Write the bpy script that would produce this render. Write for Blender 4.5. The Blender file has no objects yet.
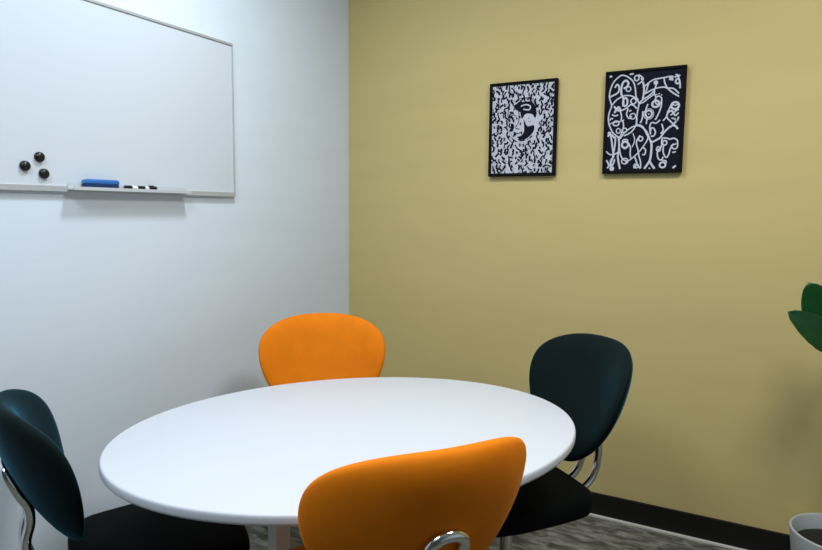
import bpy, bmesh, math, random
from mathutils import Vector, Matrix, Euler
S = bpy.context.scene
COL = S.collection
PI = math.pi
R = math.radians

# ------------------------------------------------------------------ helpers
def link(name, bm, mats, parent=None, smooth=True, sub=0, bevel=0.0, autos=None):
    me = bpy.data.meshes.new(name)
    bmesh.ops.recalc_face_normals(bm, faces=bm.faces)
    bm.to_mesh(me); bm.free()
    o = bpy.data.objects.new(name, me)
    COL.objects.link(o)
    for m in (mats if isinstance(mats, (list, tuple)) else [mats]):
        me.materials.append(m)
    for p in me.polygons:
        p.use_smooth = smooth
    if parent is not None:
        o.parent = parent
    if bevel:
        b = o.modifiers.new('bevel', 'BEVEL'); b.width = bevel; b.segments = 3; b.limit_method = 'ANGLE'; b.angle_limit = R(40)
    if sub:
        s = o.modifiers.new('subdivision', 'SUBSURF'); s.levels = sub; s.render_levels = sub
    if autos is not None:
        me.set_sharp_from_angle(angle=R(autos))
    return o

def tag(o, label=None, cat=None, group=None, kind=None):
    if label: o['label'] = label
    if cat: o['category'] = cat
    if group: o['group'] = group
    if kind: o['kind'] = kind
    return o

def empty(name, loc, rz=0.0):
    o = bpy.data.objects.new(name, None)
    COL.objects.link(o)
    o.location = loc; o.rotation_euler = (0, 0, rz)
    o.empty_display_size = 0.1
    return o

def box(bm, x0, x1, y0, y1, z0, z1, mi=0):
    v = [bm.verts.new(p) for p in ((x0, y0, z0), (x1, y0, z0), (x1, y1, z0), (x0, y1, z0),
                                   (x0, y0, z1), (x1, y0, z1), (x1, y1, z1), (x0, y1, z1))]
    for f in ((0, 3, 2, 1), (4, 5, 6, 7), (0, 1, 5, 4), (1, 2, 6, 5), (2, 3, 7, 6), (3, 0, 4, 7)):
        bm.faces.new([v[i] for i in f]).material_index = mi

def catmull(pts, n=8, closed=False):
    P = [Vector(p) for p in pts]; N = len(P); out = []
    segs = N if closed else N - 1
    for i in range(segs):
        if closed:
            a, b, c, d = P[(i - 1) % N], P[i], P[(i + 1) % N], P[(i + 2) % N]
        else:
            b, c = P[i], P[i + 1]
            a = P[i - 1] if i > 0 else b + (b - c)
            d = P[i + 2] if i + 2 < N else c + (c - b)
        for k in range(n):
            t = k / n
            out.append(0.5 * ((2 * b) + (c - a) * t + (2 * a - 5 * b + 4 * c - d) * t * t + (3 * b - a - 3 * c + d) * t ** 3))
    if not closed: out.append(P[-1].copy())
    return out

def tube(bm, pts, rad, seg=14, cap=True):
    """round tube along 3-D points"""
    P = [Vector(p) for p in pts]
    rings = []
    T = (P[1] - P[0]).normalized()
    up = Vector((1, 0, 0)) if abs(T.x) < 0.8 else Vector((0, 1, 0))
    N = T.cross(up).normalized()
    for i, p in enumerate(P):
        T = (P[min(i + 1, len(P) - 1)] - P[max(i - 1, 0)]).normalized()
        N = (N - T * N.dot(T)).normalized()
        B = T.cross(N)
        r = rad[i] if isinstance(rad, (list, tuple)) else rad
        rings.append([bm.verts.new(p + (N * math.cos(2 * PI * k / seg) + B * math.sin(2 * PI * k / seg)) * r) for k in range(seg)])
    for a, b in zip(rings, rings[1:]):
        for k in range(seg):
            bm.faces.new((a[k], a[(k + 1) % seg], b[(k + 1) % seg], b[k]))
    if cap:
        bm.faces.new(rings[0][::-1]); bm.faces.new(rings[-1])

def lathe(bm, prof, seg=48, cx=0, cy=0, mis=None):
    """(r, z) profile about z; r == 0 closes"""
    prev = None
    for i, (r, z) in enumerate(prof):
        if r < 1e-6:
            cur = [bm.verts.new((cx, cy, z))]
        else:
            cur = [bm.verts.new((cx + r * math.cos(2 * PI * k / seg), cy + r * math.sin(2 * PI * k / seg), z)) for k in range(seg)]
        if prev is not None:
            mi = mis[i - 1] if mis else 0
            for k in range(seg):
                k2 = (k + 1) % seg
                if len(prev) == 1 and len(cur) == 1: continue
                if len(prev) == 1: f = bm.faces.new((prev[0], cur[k2], cur[k]))
                elif len(cur) == 1: f = bm.faces.new((prev[k], prev[k2], cur[0]))
                else: f = bm.faces.new((prev[k], prev[k2], cur[k2], cur[k]))
                f.material_index = mi
        prev = cur

# ------------------------------------------------------------------ materials
def lin(c):
    return tuple(((v / 255) / 12.92 if v / 255 <= 0.04045 else ((v / 255 + 0.055) / 1.055) ** 2.4) for v in c) + (1,)

def mat(name, rgb, rough=0.5, metal=0.0, sheen=0.0, sheen_rgb=None, spec=0.5, var=0.0, vscale=8.0, bump=0.0, bscale=200.0, stretch=(1, 1, 1), coat=0.0):
    m = bpy.data.materials.new(name); m.use_nodes = True
    nt = m.node_tree; b = nt.nodes['Principled BSDF']
    b.inputs['Base Color'].default_value = lin(rgb)
    b.inputs['Roughness'].default_value = rough
    b.inputs['Metallic'].default_value = metal
    b.inputs['Specular IOR Level'].default_value = spec
    b.inputs['Coat Weight'].default_value = coat
    if sheen:
        b.inputs['Sheen Weight'].default_value = sheen
        b.inputs['Sheen Roughness'].default_value = 0.28
        b.inputs['Sheen Tint'].default_value = lin(sheen_rgb or (255, 255, 255))
    tc = nt.nodes.new('ShaderNodeTexCoord'); mp = nt.nodes.new('ShaderNodeMapping')
    mp.inputs['Scale'].default_value = stretch
    nt.links.new(tc.outputs['Object'], mp.inputs['Vector'])
    if var:
        n = nt.nodes.new('ShaderNodeTexNoise'); n.inputs['Scale'].default_value = vscale; n.inputs['Detail'].default_value = 4
        nt.links.new(mp.outputs['Vector'], n.inputs['Vector'])
        r = nt.nodes.new('ShaderNodeValToRGB')
        c = lin(rgb)
        r.color_ramp.elements[0].position = 0.3; r.color_ramp.elements[1].position = 0.7
        r.color_ramp.elements[0].color = tuple(v * (1 - var) for v in c[:3]) + (1,)
        r.color_ramp.elements[1].color = tuple(min(1, v * (1 + var)) for v in c[:3]) + (1,)
        nt.links.new(n.outputs['Fac'], r.inputs['Fac']); nt.links.new(r.outputs['Color'], b.inputs['Base Color'])
    if bump:
        n2 = nt.nodes.new('ShaderNodeTexNoise'); n2.inputs['Scale'].default_value = bscale; n2.inputs['Detail'].default_value = 3
        nt.links.new(mp.outputs['Vector'], n2.inputs['Vector'])
        bp = nt.nodes.new('ShaderNodeBump'); bp.inputs['Strength'].default_value = bump; bp.inputs['Distance'].default_value = 0.002
        nt.links.new(n2.outputs['Fac'], bp.inputs['Height']); nt.links.new(bp.outputs['Normal'], b.inputs['Normal'])
    return m

M = {}
M['wall_white'] = mat('white_wallpaper', (216, 229, 242), 0.75, spec=0.25, var=0.015, vscale=5, bump=0.12, bscale=90, stretch=(1, 0.35, 2.2))
M['wall_yellow'] = mat('mustard_wallpaper', (199, 182, 124), 0.7, spec=0.3, var=0.03, vscale=4, bump=0.2, bscale=90, stretch=(0.35, 1, 2.2))
M['ceiling'] = mat('white_ceiling_paint', (232, 234, 235), 0.9, spec=0.2)
M['baseboard'] = mat('black_baseboard', (17, 15, 15), 0.6, spec=0.3)
M['trim'] = mat('grey_edge_strip', (205, 205, 198), 0.5)
M['board'] = mat('whiteboard_enamel', (206, 216, 227), 0.35, spec=0.3, coat=0.0)
M['alu'] = mat('grey_aluminium', (188, 196, 202), 0.45, metal=0.4)
M['tray'] = mat('pale_tray', (196, 204, 210), 0.5, metal=0.1)
M['black_plastic'] = mat('black_plastic', (14, 16, 20), 0.3)
M['white_plastic'] = mat('white_plastic', (225, 230, 233), 0.4)
M['blue'] = mat('blue_plastic', (38, 104, 178), 0.45)
M['navy'] = mat('navy_felt', (18, 48, 98), 0.95, bump=0.5, bscale=400)
M['tabletop'] = mat('white_laminate', (200, 206, 215), 0.42, spec=0.4, var=0.008, vscale=3)
M['white_metal'] = mat('white_painted_steel', (236, 234, 230), 0.4)
M['orange'] = mat('orange_velvet', (221, 120, 2), 0.8, sheen=0.15, sheen_rgb=(255, 190, 90), spec=0.2, var=0.06, vscale=14, bump=0.2, bscale=500)
M['teal'] = mat('black_green_velvet', (7, 21, 22), 0.75, sheen=0.6, sheen_rgb=(75, 165, 200), spec=0.1, var=0.1, vscale=14, bump=0.2, bscale=500)
M['black_fabric'] = mat('black_fabric', (8, 12, 12), 0.9, sheen=0.02, spec=0.08, bump=0.25, bscale=500)
M['chrome'] = mat('chrome', (225, 225, 225), 0.09, metal=1.0)
M['frame_black'] = mat('black_frame', (7, 7, 8), 0.75, spec=0.15)
M['canvas_black'] = mat('black_canvas', (22, 24, 36), 0.9, spec=0.1)
M['paint_white'] = mat('white_paint', (194, 196, 209), 0.75, spec=0.2)
M['pot'] = mat('grey_ceramic', (172, 178, 180), 0.55, var=0.03, vscale=10)
M['soil'] = mat('dark_soil', (20, 18, 16), 0.95, var=0.4, vscale=60, bump=0.8, bscale=90)
M['stem'] = mat('green_stem', (52, 74, 34), 0.6)
M['leaf'] = mat('glossy_leaf', (10, 66, 22), 0.32, var=0.3, vscale=18)
M['dark_wall'] = mat('grey_paint', (96, 98, 100), 0.8)

def carpet():
    m = bpy.data.materials.new('grey_streaked_carpet'); m.use_nodes = True
    nt = m.node_tree; b = nt.nodes['Principled BSDF']
    b.inputs['Roughness'].default_value = 0.95; b.inputs['Specular IOR Level'].default_value = 0.1
    tc = nt.nodes.new('ShaderNodeTexCoord'); mp = nt.nodes.new('ShaderNodeMapping')
    mp.inputs['Scale'].default_value = (11, 30, 1); mp.inputs['Rotation'].default_value = (0, 0, R(4))
    n = nt.nodes.new('ShaderNodeTexNoise'); n.inputs['Scale'].default_value = 1.0; n.inputs['Detail'].default_value = 7; n.inputs['Roughness'].default_value = 0.62
    n.inputs['Distortion'].default_value = 0.6
    r = nt.nodes.new('ShaderNodeValToRGB')
    e = r.color_ramp.elements
    e[0].position = 0.40; e[0].color = lin((76, 75, 70)); e[1].position = 0.62; e[1].color = lin((136, 136, 127))
    x = e.new(0.5); x.color = lin((104, 103, 97))
    nt.links.new(tc.outputs['Object'], mp.inputs['Vector']); nt.links.new(mp.outputs['Vector'], n.inputs['Vector'])
    nt.links.new(n.outputs['Fac'], r.inputs['Fac']); nt.links.new(r.outputs['Color'], b.inputs['Base Color'])
    n2 = nt.nodes.new('ShaderNodeTexNoise'); n2.inputs['Scale'].default_value = 300
    nt.links.new(tc.outputs['Object'], n2.inputs['Vector'])
    bp = nt.nodes.new('ShaderNodeBump'); bp.inputs['Strength'].default_value = 0.6; bp.inputs['Distance'].default_value = 0.004
    nt.links.new(n2.outputs['Fac'], bp.inputs['Height']); nt.links.new(bp.outputs['Normal'], b.inputs['Normal'])
    return m
M['carpet'] = carpet()

# ------------------------------------------------------------------ the room: corner at the origin, white wall x=0, mustard wall y=0
XE, YE, H = 4.4, -5.0, 2.62
def struct(name, dims, m):
    bm = bmesh.new(); box(bm, *dims)
    return tag(link(name, bm, m, smooth=False), kind='structure')
struct('floor', (-0.1, XE, YE, 0.1, -0.1, 0.0), M['carpet'])
struct('ceiling', (-0.1, XE, YE, 0.1, H, H + 0.1), M['ceiling'])
struct('wall_left', (-0.1, 0.0, YE, 0.1, 0.0, H), M['wall_white'])
struct('wall_right', (0.0, XE, 0.0, 0.1, 0.0, H), M['wall_yellow'])
struct('wall_east', (XE, XE + 0.1, YE, 0.1, 0.0, H), M['wall_white'])
struct('wall_back', (-0.1, XE + 0.1, YE - 0.1, YE, 0.0, H), M['dark_wall'])
struct('baseboard_right', (0.013, XE, -0.013, 0.0, 0.0, 0.097), M['baseboard'])
struct('baseboard_left', (0.0, 0.013, YE, 0.0, 0.0, 0.097), M['baseboard'])
struct('trim_1', (0.013, XE, -0.028, -0.013, 0.0, 0.006), M['trim'])

# ------------------------------------------------------------------ whiteboard on the left wall
BY0, BY1, BZ0, BZ1 = -1.735, -0.807, 1.344, 1.932      # outer frame
wb = tag(empty('whiteboard', (0.0, (BY0 + BY1) / 2, BZ0)), 'wide white whiteboard with thin grey frame on the white wall', 'whiteboard')
def wpart(name, bm, m, **k):
    o = link(name, bm, m, wb, **k); o.matrix_parent_inverse = Matrix.Translation(-wb.location); return o
bm = bmesh.new(); box(bm, 0.002, 0.012, BY0 + 0.004, BY1 - 0.004, BZ0 + 0.004, BZ1 - 0.004)
wpart('panel', bm, M['board'], smooth=False)
fw = 0.007
bm = bmesh.new()
box(bm, 0.0, 0.016, BY0, BY1, BZ1 - 0.010, BZ1)
box(bm, 0.0, 0.016, BY0, BY0 + fw, BZ0, BZ1 - 0.010)
box(bm, 0.0, 0.016, BY1 - fw, BY1, BZ0, BZ1 - 0.010)
box(bm, 0.0, 0.016, BY0 + fw, BY1 - fw, BZ0, BZ0 + 0.018)
wpart('frame', bm, M['alu'], smooth=False, bevel=0.0015)
# pen tray: a shallow trough with a raised lip
TY0, TY1, TP, TZ = -1.505, -1.058, 0.048, 1.358
bm = bmesh.new()
prof = [(0.0165, TZ + 0.012), (0.0165, TZ - 0.008), (TP, TZ - 0.008), (TP, TZ + 0.002), (TP - 0.003, TZ + 0.002), (TP - 0.004, TZ - 0.004), (0.018, TZ - 0.004), (0.0175, TZ + 0.012)]
a = [bm.verts.new((x, TY0, z)) for x, z in prof]; b = [bm.verts.new((x, TY1, z)) for x, z in prof]
for i in range(len(prof)):
    j = (i + 1) % len(prof); bm.faces.new((a[i], a[j], b[j], b[i]))
bm.faces.new(a[::-1]); bm.faces.new(b)
wpart('pen_tray', bm, M['tray'], smooth=False)

# magnets
mag_spots = [(-1.628, 1.4135, 'left-hand round black magnet of the triangle on the whiteboard'),
             (-1.5855, 1.4415, 'topmost round black magnet of the triangle on the whiteboard'),
             (-1.5745, 1.3945, 'lowest round black magnet of the triangle, nearest the blue eraser')]
for i, (y, z, lab) in enumerate(mag_spots):
    bm = bmesh.new()
    r = 0.0145
    lathe(bm, [(0, 0), (r, 0), (r, 0.005), (r * 0.93, 0.0085), (r * 0.7, 0.0115), (r * 0.4, 0.013), (0, 0.0135)], 32)
    o = link('magnet', bm, M['black_plastic'])
    o.location = (0.0121, y, z); o.rotation_euler = (0, PI / 2, 0)
    tag(o, lab, 'magnet', 'round magnets on the whiteboard')

# board eraser on the tray
er = tag(empty('board_eraser', (0.0287, -1.403, TZ - 0.0038)), 'blue board eraser lying on the whiteboard pen tray', 'eraser')
bm = bmesh.new(); box(bm, -0.0090, 0.0090, -0.058, 0.058, 0.0, 0.017)
link('felt_pad', bm, M['navy'], er, smooth=False, bevel=0.002)
bm = bmesh.new()
pr = [(-0.0098, 0.017), (0.0095, 0.017), (0.0092, 0.026), (0.0062, 0.031), (-0.0062, 0.031), (-0.0096, 0.026)]
a = [bm.verts.new((x, -0.060 + (0.012 if z > 0.03 else 0), z)) for x, z in pr]
b = [bm.verts.new((x, 0.060 - (0.003 if z > 0.03 else 0), z)) for x, z in pr]
for i in range(len(pr)):
    j = (i + 1) % len(pr); bm.faces.new((a[i], a[j], b[j], b[i]))
bm.faces.new(a[::-1]); bm.faces.new(b)
link('grip', bm, M['blue'], er, smooth=False, bevel=0.0025)
# markers
def marker(x, y, rz, lab):
    t = tag(empty('whiteboard_marker', (x, y, TZ - 0.0038 + 0.0085), rz), lab, 'marker')
    def cyl(name, y0, y1, r0, m, r1=None):
        bm = bmesh.new(); tube(bm, [(0, y0, 0), (0, y0 + 0.001, 0), (0, y1 - 0.001, 0), (0, y1, 0)], [r0 * 0.85, r0, r1 or r0, (r1 or r0) * 0.85], 20)
        return link(name, bm, m, t, autos=40)
    cyl('barrel', -0.037, 0.030, 0.0075, M['white_plastic'])
    cyl('grip_band', -0.016, 0.014, 0.0081, M['black_plastic'])
    cyl('cap', 0.028, 0.060, 0.0085, M['black_plastic'])
    cyl('end_plug', -0.060, -0.036, 0.0080, M['black_plastic'])
    bm = bmesh.new(); box(bm, -0.0015, 0.0015, 0.030, 0.052, 0.0080, 0.0105)
    link('clip', bm, M['black_plastic'], t, smooth=False)
marker(0.0283, -1.257, 0.0, 'black and white marker on the whiteboard tray, right of the blue eraser')

# ------------------------------------------------------------------ framed doodle pictures on the mustard wall
class Art:
    """flat line-art collected as thin ribbons and discs on a picture plane (x right, z up, toward the room = -y)"""
    def __init__(s): s.bm = bmesh.new(); s.n = 0
    def lay(s): s.n += 1; return 0.00005 * (s.n % 7)
    def ribbon(s, pts, w, mi, base, n=5):
        P = catmull([(x, 0, z) for x, z in pts], n) if len(pts) > 2 else [Vector((x, 0, z)) for x, z in pts]
        y = base - s.lay(); A = []; B = []
        for i, p in enumerate(P):
            T = (P[min(i + 1, len(P) - 1)] - P[max(i - 1, 0)])
            T = T.normalized() if T.length > 1e-9 else Vector((1, 0, 0))
            N = Vector((-T.z, 0, T.x)) * (w / 2)
            A.append(s.bm.verts.new((p.x + N.x, y, p.z + N.z))); B.append(s.bm.verts.new((p.x - N.x, y, p.z - N.z)))
        for i in range(len(P) - 1):
            try: s.bm.faces.new((A[i], A[i + 1], B[i + 1], B[i])).material_index = mi
            except ValueError: pass
    def poly(s, pts, mi, base):
        y = base - s.lay()
        s.bm.faces.new([s.bm.verts.new((x, y, z)) for x, z in pts]).material_index = mi
    def oval(s, x, z, rx, rz, mi, base, rot=0, n=20):
        c, q = math.cos(rot), math.sin(rot)
        s.poly([(x + rx * math.cos(t) * c - rz * math.sin(t) * q, z + rx * math.cos(t) * q + rz * math.sin(t) * c) for t in [2 * PI * k / n for k in range(n)]], mi, base)
    def ring(s, x, z, rx, rz, w, mi, base):
        n = 20
        s.ribbon([(x + rx * math.cos(2 * PI * k / n), z + rz * math.sin(2 * PI * k / n)) for k in range(n + 1)], w, mi, base, 1)

def picture(name_label, x0, x1, z0, z1, art_fn):
    cx, cz = (x0 + x1) / 2, (z0 + z1) / 2
    W, Hh = x1 - x0, z1 - z0
    t = tag(empty('framed_picture', (cx, 0.0, cz)), name_label, 'picture', 'doodle pictures on the mustard wall')
    bm = bmesh.new(); f = 0.011; d0, d1 = -0.024, -0.001
    box(bm, -W / 2, W / 2, d0, d1, Hh / 2 - f, Hh / 2); box(bm, -W / 2, W / 2, d0, d1, -Hh / 2, -Hh / 2 + f)
    box(bm, -W / 2, -W / 2 + f, d0, d1, -Hh / 2 + f, Hh / 2 - f); box(bm, W / 2 - f, W / 2, d0, d1, -Hh / 2 + f, Hh / 2 - f)
    link('frame', bm, M['frame_black'], t, smooth=False, bevel=0.0015)
    A = Art()
    box(A.bm, -W / 2 + f, W / 2 - f, -0.018, -0.004, -Hh / 2 + f, Hh / 2 - f)
    art_fn(A, W - 2 * f, Hh - 2 * f)
    link('canvas', A.bm, [M['canvas_black'], M['paint_white']], t, smooth=False)

def art_lines(A, W, Hh):
    # inner corners of the canvas in the sketch's own grid: TL, TR, BR, BL
    TL, TR, BR, BL = (75, 105), (848, 50), (815, 1062), (55, 1070)
    def mp(p):
        # inverse bilinear by iteration
        u = v = 0.5
        for _ in range(12):
            x = (1 - v) * ((1 - u) * TL[0] + u * TR[0]) + v * ((1 - u) * BL[0] + u * BR[0])
            y = (1 - v) * ((1 - u) * TL[1] + u * TR[1]) + v * ((1 - u) * BL[1] + u * BR[1])
            u += (p[0] - x) / 770; v += (p[1] - y) / 985
        u = min(.995, max(.005, u)); v = min(.995, max(.005, v))
        return ((u - .5) * W, (.5 - v) * Hh)
    sx = W / 770
    w = 14.5 * sx
    def L(*pts, k=1.0): A.ribbon([mp(p) for p in pts], w * k, 1, -0.0185)
    def C(x, y, rx, ry=None, k=0.8):
        X, Z = mp((x, y)); A.ring(X, Z, rx * sx, (ry or rx) * sx, w * k, 1, -0.0185)
    def D(x, y, r): 
        X, Z = mp((x, y)); A.oval(X, Z, r * sx, r * sx, 1, -0.0185)
    L((85,330),(95,260),(130,180),(190,125),(230,112),(290,135),(340,180),(360,240),(370,320),(390,365),(402,400),(388,480),(380,550),(385,600),(400,620))
    L((85,330),(100,370),(112,420),(92,470),(80,540),(90,600),(130,680),(180,720),(212,745))
    L((85,330),(130,310),(170,290),(190,260),(185,215),(165,205),(145,235), k=1.2)
    L((215,305),(213,250),(228,190),(262,165),(288,190),(275,222),(240,245), k=1.5)
    C(290,250,25)
    L((120,405),(160,360),(210,330),(250,315),(310,315),(360,335),(395,355))
    L((215,300),(232,330),(240,370),(235,420), k=1.3); C(258,378,24,44,1.4)
    C(345,370,28,30,1.0); L((140,420),(170,452),(215,470), k=1.4); L((145,485),(185,428),(212,462), k=1.6)
    L((212,465),(270,440),(310,408),(345,410),(380,445)); L((205,460),(222,520),(215,570))
    L((290,440),(275,500),(300,540),(332,520)); C(340,520,30); C(165,590,32,25,1.1)
    L((80,605),(130,582),(200,572),(250,555), k=.8)
    L((212,745),(250,690),(300,650),(350,622),(400,615),(450,640),(490,680),(525,760))
    L((250,715),(310,690),(352,650),(377,600),(386,540)); L((235,560),(245,620),(225,690),(205,740))
    C(190,665,22,26); C(255,660,26,24)
    L((100,680),(120,760),(132,840),(142,910),(112,1000),(130,1050), k=1.3); L((160,720),(158,800),(142,890), k=1.2)
    L((75,720),(110,700),(150,735), k=1.3); D(95,690,20)
    L((62,870),(100,900),(150,902),(192,880)); L((192,720),(202,800),(197,880),(190,930),(215,1050), k=1.3)
    L((200,800),(217,900),(250,955),(300,975)); C(265,970,34,30,.9)
    L((150,920),(112,970),(132,1012),(158,950), k=1.2); L((68,958),(95,1010),(78,1040), k=1.2); D(128,1045,26)
    C(265,805,34,34,1.5); C(265,765,28,14,1.0); L((300,790),(322,830),(320,900),(332,950)); D(262,840,12)
    L((272,985),(330,950),(390,900),(440,845),(490,770),(505,720), k=.9)
    L((420,712),(390,760),(385,800),(402,860),(412,920),(430,980),(432,1040)); C(427,747,22,24,1.0)
    L((370,930),(392,1000),(360,1042), k=1.1); L((392,1000),(430,1048)); C(385,1020,24,22,.9); L((450,830),(480,860),(470,905),(445,905))
    L((528,765),(540,810),(536,900),(522,970),(470,1050), k=1.5); L((522,970),(545,1010),(575,1050), k=1.5)
    L((532,775),(500,720),(462,650),(440,622),(400,605), k=1.1); D(522,1045,9)
    L((540,785),(590,760),(630,735),(660,690),(710,640),(752,612),(792,560), k=1.3); L((752,612),(785,630),(800,655), k=1.4)
    L((525,705),(530,650),(555,640),(577,680),(560,720),(530,720)); L((525,690),(520,620),(540,585),(582,592),(622,560))
    L((400,400),(450,380),(490,350),(525,325),(555,300),(562,262)); L((440,300),(480,290),(530,262),(600,240),(660,236),(692,248))
    L((440,240),(500,190),(550,160),(600,150),(660,141),(720,130),(752,135)); L((400,392),(450,350),(500,322),(545,280),(570,230),(585,180))
    D(572,190,24); L((440,180),(452,240),(450,300),(440,350), k=1.3); L((500,190),(485,240),(470,290))
    L((655,141),(662,190),(692,246),(742,290),(806,330)); L((692,246),(752,252),(806,300)); L((720,130),(742,165),(705,155), k=1.2); D(725,140,18)
    C(790,180,20,24,1.2); L((760,140),(790,130),(812,190),(815,250), k=1.1); L((770,110),(800,125),(815,118))
    C(575,400,36,34,1.5); C(602,365,34,44,.9); L((632,360),(634,400),(620,460),(590,530),(572,560)); D(585,308,7); D(608,300,7); D(632,312,7)
    L((560,300),(575,335),(560,380)); L((495,400),(480,440),(470,490),(488,540),(482,600)); C(505,500,34,38,1.2); C(505,500,52,56,.5); D(505,500,8)
    C(770,420,38,36,1.5); C(772,400,24,18,.8); L((732,410),(705,470),(685,530),(652,570)); L((700,470),(690,530),(720,570),(765,610))
    L((705,485),(735,470),(755,490),(780,470),(806,455), k=1.2); L((725,515),(755,500),(775,520),(806,490)); L((735,545),(765,550),(790,575),(806,530))
    L((640,800),(650,745),(700,745),(722,755),(760,745),(798,770),(796,840),(760,850),(740,820),(790,800)); L((645,760),(640,825),(610,860),(600,900),(612,950),(640,962),(662,930))
    C(672,790,22,24,1.1); L((660,820),(660,890),(690,938),(715,905),(730,850),(760,800)); C(655,1012,30,28,1.3); L((650,965),(690,975),(680,1010))
    C(612,852,20,24,1.0); L((750,888),(785,880)); L((755,1045),(787,1020), k=1.3)
    L((85,128),(112,120), k=1.4); L((300,105),(342,98), k=1.2); C(375,142,24,28,1.0); L((395,108),(440,145),(425,178),(385,205)); D(430,150,14)
    # eyes and brows of the loose faces
    L((95,560),(110,540),(130,545)); L((300,470),(325,460)); L((120,500),(150,515),(185,505)); L((445,470),(440,540),(420,590))
    L((640,600),(655,660),(630,700)); L((345,690),(365,760),(340,830), k=.7)

def art_dense(A, W, Hh):
    rnd = random.Random(7)
    b1, b2, b3 = -0.0184, -0.0190, -0.0196
    A.poly([(-W / 2 * .985, -Hh / 2 * .985), (W / 2 * .985, -Hh / 2 * .985), (W / 2 * .985, Hh / 2 * .985), (-W / 2 * .985, Hh / 2 * .985)], 1, b1)
    nx, nz = 16, 21
    for i in range(nx):
        for j in range(nz):
            x = (i + .5 + rnd.uniform(-.36, .36)) / nx - .5; z = (j + .5 + rnd.uniform(-.36, .36)) / nz - .5
            if -.12 < x < .22 and -.10 < z < .22: continue
            if rnd.random() < .06: continue
            x *= W * .96; z *= Hh * .96
            a = rnd.gauss(PI / 2, .55); l = rnd.uniform(.0055, .0125); c = rnd.uniform(-.6, .6) * l; w = rnd.uniform(.0056, .0094)
            dx, dz = math.cos(a), math.sin(a)
            p = [(x - dx * l, z - dz * l), (x - dz * c, z + dx * c), (x + dx * l, z + dz * l)]
            p = [(min(W / 2, max(-W / 2, q[0])), min(Hh / 2, max(-Hh / 2, q[1]))) for q in p]
            A.ribbon(p, w, 0, b2, 4)
            if rnd.random() < .35:
                A.ribbon([(x + dz * .008 - dx * l * .6, z - dx * .008 - dz * l * .6), (x + dz * .008 + dx * l * .6, z - dx * .008 + dz * l * .6)], .0016, 0, b2, 4)
    # dark edge nibbles
    for k in range(80):
        s = rnd.choice((0, 1, 2, 3)); q = rnd.uniform(-.47, .47)
        x, z = ((q * W, Hh * .485), (q * W, -Hh * .485), (-W * .48, q * Hh), (W * .48, q * Hh))[s]
        A.oval(x, z, rnd.uniform(.002, .005) * (1 if s > 1 else .7), rnd.uniform(.003, .006), 0, b2)
    def P(x, y):   # sketch grid of the central face -> picture plane
        return ((x - 207) / 290 * W, (282 - y) / 412 * Hh)
    def blob(*pts): A.poly([(v.x, v.z) for v in catmull([(P(*p)[0], 0, P(*p)[1]) for p in pts], 5, True)], 0, b2)
    def line(*pts, w=.0055): A.ribbon([P(*p) for p in pts], w, 1, b3)
    def dline(*pts, w=.0035): A.ribbon([P(*p) for p in pts], w, 0, b3)
    blob((168, 172), (215, 158), (255, 165), (272, 200), (268, 235), (245, 215), (222, 215), (205, 235), (196, 200), (180, 195))
    blob((215, 240), (232, 270), (262, 268), (262, 295), (238, 322), (212, 332), (185, 318), (205, 312), (218, 290))
    blob((155, 255), (170, 262), (168, 280), (156, 290))
    for bx, by in ((168, 190), (160, 205), (182, 232), (150, 240), (200, 258), (206, 300), (178, 306), (168, 240), (196, 226)):
        X, Z = P(bx, by); A.oval(X, Z, .0032, .0062, 0, b2, rnd.uniform(-.6, .6))
    X, Z = P(243, 240); A.oval(X, Z, .0215, .0235, 1, b3)
    line((150, 300), (172, 325), (210, 342), (255, 325), (278, 285), (284, 240))
    line((200, 178), (222, 172), (244, 180), (238, 196), (212, 192))
    dline((208, 183), (224, 179), (238, 186)); dline((150, 225), (165, 215), (180, 222)); dline((190, 195), (192, 245), (178, 275), (196, 282))
    dline((172, 295), (190, 302), (208, 294)); dline((236, 248), (244, 252), (250, 246), w=.0022); dline((238, 232), (239, 238), w=.003)
    dline((148, 170), (140, 210), (146, 250)); dline((290, 180), (300, 205), (286, 225)); dline((180, 148), (215, 140), (255, 150)); dline((140, 320), (165, 345))
    dline((295, 260), (296, 300), w=.006); dline((225, 355), (228, 385), w=.006)

picture('left-hand picture: dense white doodles around a face on black, black frame', 0.764, 1.064, 1.449, 1.851, art_dense)
picture('right-hand picture: loose white line doodles of faces and branches on black', 1.261, 1.561, 1.452, 1.856, art_lines)

# ------------------------------------------------------------------ round-cornered oval table
TC = Vector((0.9345, -1.3298)); TA, TB, TANG, TH = 0.6115, 0.4775, math.atan2(0.7876, 0.6162), 0.730
tb = tag(empty('meeting_table', (TC.x, TC.y, 0)), 'large white oval meeting table on white columns, ringed by four chairs', 'table')
bm = bmesh.new(); prev = None; seg = 128
tp = [(-0.030, 0.0, True)]
prof = [(-0.008, -0.024), (-0.003, -0.0228), (-0.0005, -0.0195), (0.0, -0.016), (0.0, -0.008), (-0.0008, -0.0035), (-0.003, -0.0008), (-0.0065, 0.0)]
rings = []
for off, dz in prof:
    ring = []
    for k in range(seg):
        t = 2 * PI * k / seg
        x, y = (TA + off) * math.cos(t), (TB + off) * math.sin(t)
        ring.append(bm.verts.new((x * math.cos(TANG) - y * math.sin(TANG), x * math.sin(TANG) + y * math.cos(TANG), TH + dz)))
    rings.append(ring)
for a, b in zip(rings, rings[1:]):
    for k in range(seg): bm.faces.new((a[k], a[(k + 1) % seg], b[(k + 1) % seg], b[k]))
bm.faces.new(rings[0][::-1]); bm.faces.new(rings[-1])
link('tabletop', bm, M['tabletop'], tb, autos=50)
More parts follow.
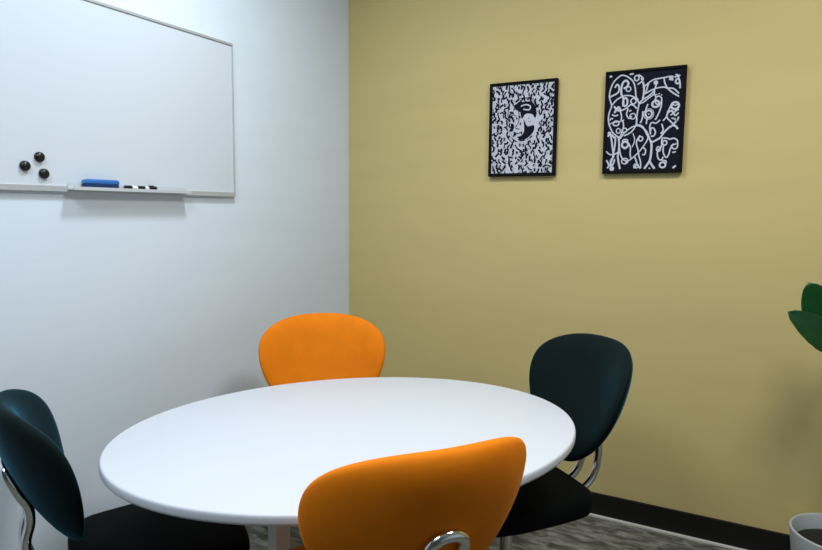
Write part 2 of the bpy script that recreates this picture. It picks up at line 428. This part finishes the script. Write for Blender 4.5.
for sg in (-1, 1):       # two square columns under the long axis
    bm = bmesh.new(); h = 0.0215
    box(bm, -h, h, -h, h, 0.010, TH - 0.0242)
    o = link('column', bm, M['white_metal'], tb, bevel=0.004, smooth=True, autos=40)
    o.location = (sg * 0.121, sg * 0.168, 0); o.rotation_euler = (0, 0, R(-22))
    bm = bmesh.new(); lathe(bm, [(0, 0), (0.06, 0), (0.06, 0.006), (0.052, 0.011), (0, 0.011)], 40)
    link('foot_plate', bm, M['white_metal'], o, autos=40)

# ------------------------------------------------------------------ chairs
BACK_H = 0.524
BH, BZM, BNT, BNB, BWS = 0.380, 0.256, 2.65, 1.70, 0.230      # shell height, height of the widest line, roundness above and below it, half width
def half_width(z):
    if z < BZM: return BWS * max(0.0, 1 - ((BZM - z) / BZM) ** BNB) ** (1 / BNB)
    return BWS * max(0.0, 1 - (min(1.0, (z - BZM) / (BH - BZM))) ** BNT) ** (1 / BNT)
HALF = [(0.0, 0.0)]
for k in range(1, 15):
    zz = BZM * (1 - math.cos(PI / 2 * k / 14)); HALF.append((half_width(zz), zz))
for k in range(1, 19):
    xx = BWS * math.cos(PI / 2 * k / 18); HALF.append((xx, BZM + (BH - BZM) * (1 - (xx / BWS) ** BNT) ** (1 / BNT)))
def back_curve(x, z):
    """depth of the shell's middle surface: wings wrap forward, top leans back"""
    q = min(1.0, max(0.0, z / BH))
    return 1.75 * x * x - 0.0163 * math.sin(PI * q) - 0.083 * q ** 1.6 + 0.074 * (1 - q) ** 2
def backrest_bm():
    pts = [(x, 0, z) for x, z in HALF] + [(-x, 0, z) for x, z in HALF[-2:0:-1]]
    O = catmull(pts, 2, True)
    C = Vector((0, 0, 0.225))
    bm = bmesh.new()
    rs = [0.0, 0.2, 0.4, 0.58, 0.72, 0.83, 0.91, 0.96, 0.99, 1.0]
    def pt(o, r, side):
        p = C + (o - C) * r
        th = max(0, 1 - r ** 4.5) ** 0.5
        y = (0.033 * th + 0.006 * (1 - r * r)) if side > 0 else -(0.031 * th + 0.003 * (1 - r * r))
        return (p.x, back_curve(p.x, p.z) + y, p.z)
    rows = []
    for r in rs[1:]: rows.append([bm.verts.new(pt(o, r, 1)) for o in O])
    for r in rs[-2:0:-1]: rows.append([bm.verts.new(pt(o, r, -1)) for o in O])
    n = len(O)
    for a, b in zip(rows, rows[1:]):
        for k in range(n): bm.faces.new((a[k], b[k], b[(k + 1) % n], a[(k + 1) % n]))
    for row, side in ((rows[0], 1), (rows[-1], -1)):
        c = bm.verts.new(pt(C, 0, side))
        for k in range(n): bm.faces.new((c, row[k], row[(k + 1) % n]))
    return bm
def seat_bm():
    bm = bmesh.new()
    half = [(0.0, -0.232), (0.09, -0.230), (0.150, -0.220), (0.192, -0.184), (0.207, -0.11), (0.214, 0.0), (0.214, 0.09), (0.190, 0.160), (0.110, 0.190), (0.0, 0.195)]
    O = catmull([(x, y, 0) for x, y in half] + [(-x, y, 0) for x, y in half[-2:0:-1]], 5, True)
    prof = [(0.0, -0.026), (0.5, -0.027), (0.90, -0.027), (0.965, -0.025), (0.99, -0.016), (1.0, -0.002), (0.996, 0.012), (0.98, 0.023), (0.94, 0.030), (0.85, 0.033), (0.6, 0.035), (0.0, 0.036)]
    rows = []; n = len(O)
    for r, z in prof[1:-1]:
        rows.append([bm.verts.new((o.x * r, o.y * r, z - 0.18 * max(0, o.y * r - 0.10) ** 2 * 4)) for o in O])
    for a, b in zip(rows, rows[1:]):
        for k in range(n): bm.faces.new((a[k], a[(k + 1) % n], b[(k + 1) % n], b[k]))
    for row, z in ((rows[0], prof[0][1]), (rows[-1], prof[-1][1])):
        c = bm.verts.new((0, 0, z))
        for k in range(n): bm.faces.new((c, row[k], row[(k + 1) % n]))
    return bm
SEAT_H = 0.457
BY = -0.288            # backrest bottom, behind the seat's centre
def make_chair(fab, seatm, drop=0.0):
    SEAT_Z, BACK_Z = SEAT_H - drop, BACK_H - drop       # the column sets the height
    t = empty('upholstered_chair', (0, 0, 0))
    o = link('seat', seat_bm(), seatm, t); o.location = (0, 0, SEAT_Z)
    o = link('backrest', backrest_bm(), fab, t); o.location = (0, BY, BACK_Z)
    # one bent chrome tube: from under the seat, back, up behind the shell, over in an arch
    hx, r = 0.037, 0.0118
    def bk(z):   # just behind the rear skin
        return BY + back_curve(hx, z - BACK_Z) - 0.030 - r
    side = [(hx, -0.08, SEAT_Z - 0.037), (hx, -0.16, SEAT_Z - 0.038), (hx, -0.225, SEAT_Z - 0.033), (hx, -0.283, SEAT_Z - 0.012), (hx, -0.316, SEAT_Z + 0.030), (hx, -0.328, BACK_Z + 0.028), (hx, bk(BACK_Z + 0.108) - 0.004, BACK_Z + 0.078)]
    for z in (0.120, 0.150, 0.178): side.append((hx, bk(BACK_Z + z), BACK_Z + z))
    top = []
    for k in range(1, 6):
        a = PI * k / 6; z = BACK_Z + 0.190 + 0.034 * math.sin(a)
        top.append((hx * math.cos(a), bk(z), z))
    pts = side + top + [(-x, y, z) for x, y, z in side[::-1]]
    bm = bmesh.new(); tube(bm, catmull(pts, 5), r, 16)
    tag(link('back_support', bm, M['chrome'], t), 'arched chrome tube')
    # seat plate, chrome column and a low four-armed foot
    zf = SEAT_Z - 0.027; yc = -0.02
    bm = bmesh.new(); lathe(bm, [(0, zf), (0.10, zf), (0.10, zf - 0.006), (0.045, zf - 0.020), (0.036, zf - 0.034), (0, zf - 0.034)], 40, 0, yc)
    link('seat_plate', bm, M['black_plastic'], t, autos=40)
    bm = bmesh.new(); lathe(bm, [(0, 0.045), (0.030, 0.045), (0.030, 0.20), (0.027, 0.206), (0.019, 0.208), (0.019, zf - 0.033), (0, zf - 0.033)], 32, 0, yc)
    link('column', bm, M['chrome'], t, autos=40)
    bm = bmesh.new(); lathe(bm, [(0, 0.028), (0.034, 0.028), (0.038, 0.036), (0.036, 0.056), (0.031, 0.064), (0, 0.064)], 32, 0, yc)
    link('hub', bm, M['chrome'], t, autos=40)
    for k in range(4):
        a = PI / 4 + k * PI / 2; ca, sa = math.cos(a), math.sin(a)
        P = [(ca * q, yc + sa * q, z) for q, z in ((0.024, 0.046), (0.08, 0.043), (0.15, 0.032), (0.205, 0.020))]
        bm = bmesh.new(); tube(bm, catmull(P, 5), [0.0135 - 0.0045 * i / 15 for i in range(16)], 14)
        lg = link('leg', bm, M['chrome'], t)
        bm = bmesh.new(); lathe(bm, [(0, 0), (0.012, 0), (0.012, 0.010), (0.008, 0.016), (0, 0.016)], 18, ca * 0.197, yc + sa * 0.197)
        link('foot_glide', bm, M['black_plastic'], lg, autos=40)
    return t
def copy_tree(o, parent=None):
    c = o.copy(); COL.objects.link(c)
    if parent: c.parent = parent
    for ch in o.children: copy_tree(ch, c)
    return c
def place(t, x, y, face_deg, lab):
    """x, y: foot of the backrest; face_deg: heading the sitter looks to"""
    a = R(face_deg - 90)
    t.rotation_euler = (0, 0, a)
    t.location = (x + math.sin(a) * BY, y - math.cos(a) * BY, 0)
    tag(t, lab, 'chair', 'chairs round the meeting table')
oc = make_chair(M['orange'], M['orange'])
place(oc, 0.440, -0.812, -50, 'orange upholstered chair on the far side of the table, in the room corner')
place(copy_tree(oc), 1.349, -1.710, 144, 'orange upholstered chair in the foreground, seen from behind with chrome arch')
bc = make_chair(M['teal'], M['black_fabric'])
place(bc, 1.382, -0.713, -129, 'black-green upholstered chair right of the table, against the mustard wall')
place(make_chair(M['teal'], M['black_fabric'], 0.055), 0.339, -1.817, 63, 'black-green upholstered chair left of the table, below the whiteboard')

# ------------------------------------------------------------------ potted plant at the right edge
PX, PY = 2.137, -0.185
pp = tag(empty('potted_plant', (PX, PY, 0)), 'leafy green plant in a grey round pot by the mustard wall', 'plant')
bm = bmesh.new()
lathe(bm, [(0, 0), (0.118, 0), (0.124, 0.006), (0.150, 0.214), (0.150, 0.220), (0.147, 0.223), (0.143, 0.222), (0.139, 0.216), (0.131, 0.15), (0, 0.15)], 64)
link('planter', bm, M['pot'], pp, autos=40)
bm = bmesh.new()
lathe(bm, [(0, 0.152), (0.129, 0.152), (0.1335, 0.170), (0.10, 0.178), (0.05, 0.183), (0, 0.184)], 40)
link('soil', bm, M['soil'], pp)
def leaf_bm(L, W, droop=0.10, fold=0.18):
    bm = bmesh.new(); n, m = 14, 6
    top, bot = [], []
    for i in range(n + 1):
        t = i / n
        w = W / 2 * (math.sin(PI * t ** 0.85) ** 0.62) * (1 if 0 < i < n else 0)
        w = max(w, 0.0012)
        ra, rb = [], []
        for j in range(-m, m + 1):
            s = j / m
            z = -droop * L * t * t + abs(s) * w * fold + 0.0015 * math.sin(t * 40) * abs(s)
            ra.append(bm.verts.new((s * w, t * L, z + 0.0006))); rb.append(bm.verts.new((s * w, t * L, z - 0.0006)))
        top.append(ra); bot.append(rb)
    q = 2 * m
    for i in range(n):
        for j in range(q):
            bm.faces.new((top[i][j], top[i][j + 1], top[i + 1][j + 1], top[i + 1][j]))
            bm.faces.new((bot[i][j], bot[i + 1][j], bot[i + 1][j + 1], bot[i][j + 1]))
        bm.faces.new((top[i][0], top[i + 1][0], bot[i + 1][0], bot[i][0])); bm.faces.new((top[i][q], bot[i][q], bot[i + 1][q], top[i + 1][q]))
    bm.faces.new(top[0] + bot[0][::-1]); bm.faces.new(top[n] + bot[n][::-1])
    return bm
def add_leaf(base, dirv, L, W, roll=0.0, normal=None):
    o = link('leaf', leaf_bm(L, W), M['leaf'], pp)
    d = Vector(dirv).normalized()
    q = d.to_track_quat('Y', 'Z')
    o.rotation_mode = 'QUATERNION'
    from mathutils import Quaternion
    o.rotation_quaternion = q @ Quaternion((0, 1, 0), roll)
    if normal is not None:
        n = Vector(normal); n = (n - d * n.dot(d)).normalized(); x = d.cross(n)
        o.rotation_quaternion = Matrix(((x.x, d.x, n.x), (x.y, d.y, n.y), (x.z, d.z, n.z))).to_quaternion()
    o.location = base
rnd = random.Random(3)
stems = [((0.0, 0.0), (-0.052, -0.046), 0.91), ((0.04, -0.03), (0.06, -0.09), 0.92), ((0.03, 0.03), (0.09, 0.03), 1.02)]
for si, ((bx, by), (tx, ty), hz) in enumerate(stems):
    pts = [(bx, by, 0.175), (bx + (tx - bx) * .25, by + (ty - by) * .3, 0.45), (bx + (tx - bx) * .6, by + (ty - by) * .6, 0.72), (tx, ty, hz)]
    P = catmull(pts, 8)
    bm = bmesh.new(); tube(bm, P, [0.0075 - 0.0035 * i / len(P) for i in range(len(P))], 10)
    link('stem', bm, M['stem'], pp)
    for k in range(9):
        f = 0.55 + 0.45 * k / 8
        p = P[min(len(P) - 1, int(f * (len(P) - 1)))]
        az = k * 2.4 + si * 1.1
        el = 0.25 + 0.9 * (k / 8) ** 2
        d = Vector((math.cos(az) * math.cos(el), math.sin(az) * math.cos(el), math.sin(el)))
        if d.x < 0.15 or d.y > 0.3:      # crown grows to the open side, clear of the wall
            continue
        add_leaf(p, d, rnd.uniform(.15, .2), rnd.uniform(.075, .095), rnd.uniform(-.3, .3))
LEAVES = [((-0.040, -0.063, 0.855), (-0.160, -0.142, 0.145), 0.240, 0.100, (-0.35, -0.75, 0.55)), ((-0.054, -0.043, 0.896), (-0.095, -0.051, 0.180), 0.205, 0.125, (-0.15, -1.0, 0.35))]
for b_, d_, l_, w_, n_ in LEAVES: add_leaf(b_, d_, l_, w_, 0, n_)

# ------------------------------------------------------------------ light: ceiling lamps over the table and a soft grey room
def area(name, loc, size, watts, rgb=(1, 1, 1), shape='DISK', rot=(0, 0, 0)):
    l = bpy.data.lights.new(name, 'AREA'); l.shape = shape; l.size = size; l.energy = watts; l.color = rgb
    o = bpy.data.objects.new(name, l); COL.objects.link(o); o.location = loc; o.rotation_euler = rot
    return o
area('ceiling_lamp', (0.74, -1.27, H - 0.01), 0.26, 16, (0.90, 0.955, 1.0))
area('ceiling_panel', (2.20, -1.35, H - 0.01), 0.60, 28, (1.0, 0.985, 0.95), 'SQUARE')
area('ceiling_panel', (0.95, -2.75, H - 0.01), 0.60, 25, (0.87, 0.945, 1.0), 'SQUARE')
w = bpy.data.worlds.new('room_air'); S.world = w; w.use_nodes = True
w.node_tree.nodes['Background'].inputs[0].default_value = (0.5, 0.5, 0.5, 1)
w.node_tree.nodes['Background'].inputs[1].default_value = 0.2

# ------------------------------------------------------------------ camera
f, pit, roll, yaw = 637.9, 0.102, 0.009, 0.504
F = Vector((-math.sin(yaw) * math.cos(pit), math.cos(yaw) * math.cos(pit), -math.sin(pit)))
Rv = F.cross(Vector((0, 0, 1))).normalized(); U = Rv.cross(F)
R2 = Rv * math.cos(roll) + U * math.sin(roll); U2 = U * math.cos(roll) - Rv * math.sin(roll)
cd = bpy.data.cameras.new('camera'); co = bpy.data.objects.new('camera', cd); COL.objects.link(co)
cd.sensor_width = 36; cd.lens = 36 * f / 822; cd.clip_start = 0.02
co.matrix_world = Matrix(((R2.x, U2.x, -F.x, 1.852), (R2.y, U2.y, -F.y, -2.696), (R2.z, U2.z, -F.z, 1.300), (0, 0, 0, 1)))
S.camera = co
S.view_settings.view_transform = 'Standard'; S.view_settings.look = 'None'; S.view_settings.gamma = 1; S.view_settings.exposure = 0.1
S.view_settings.use_curve_mapping = False
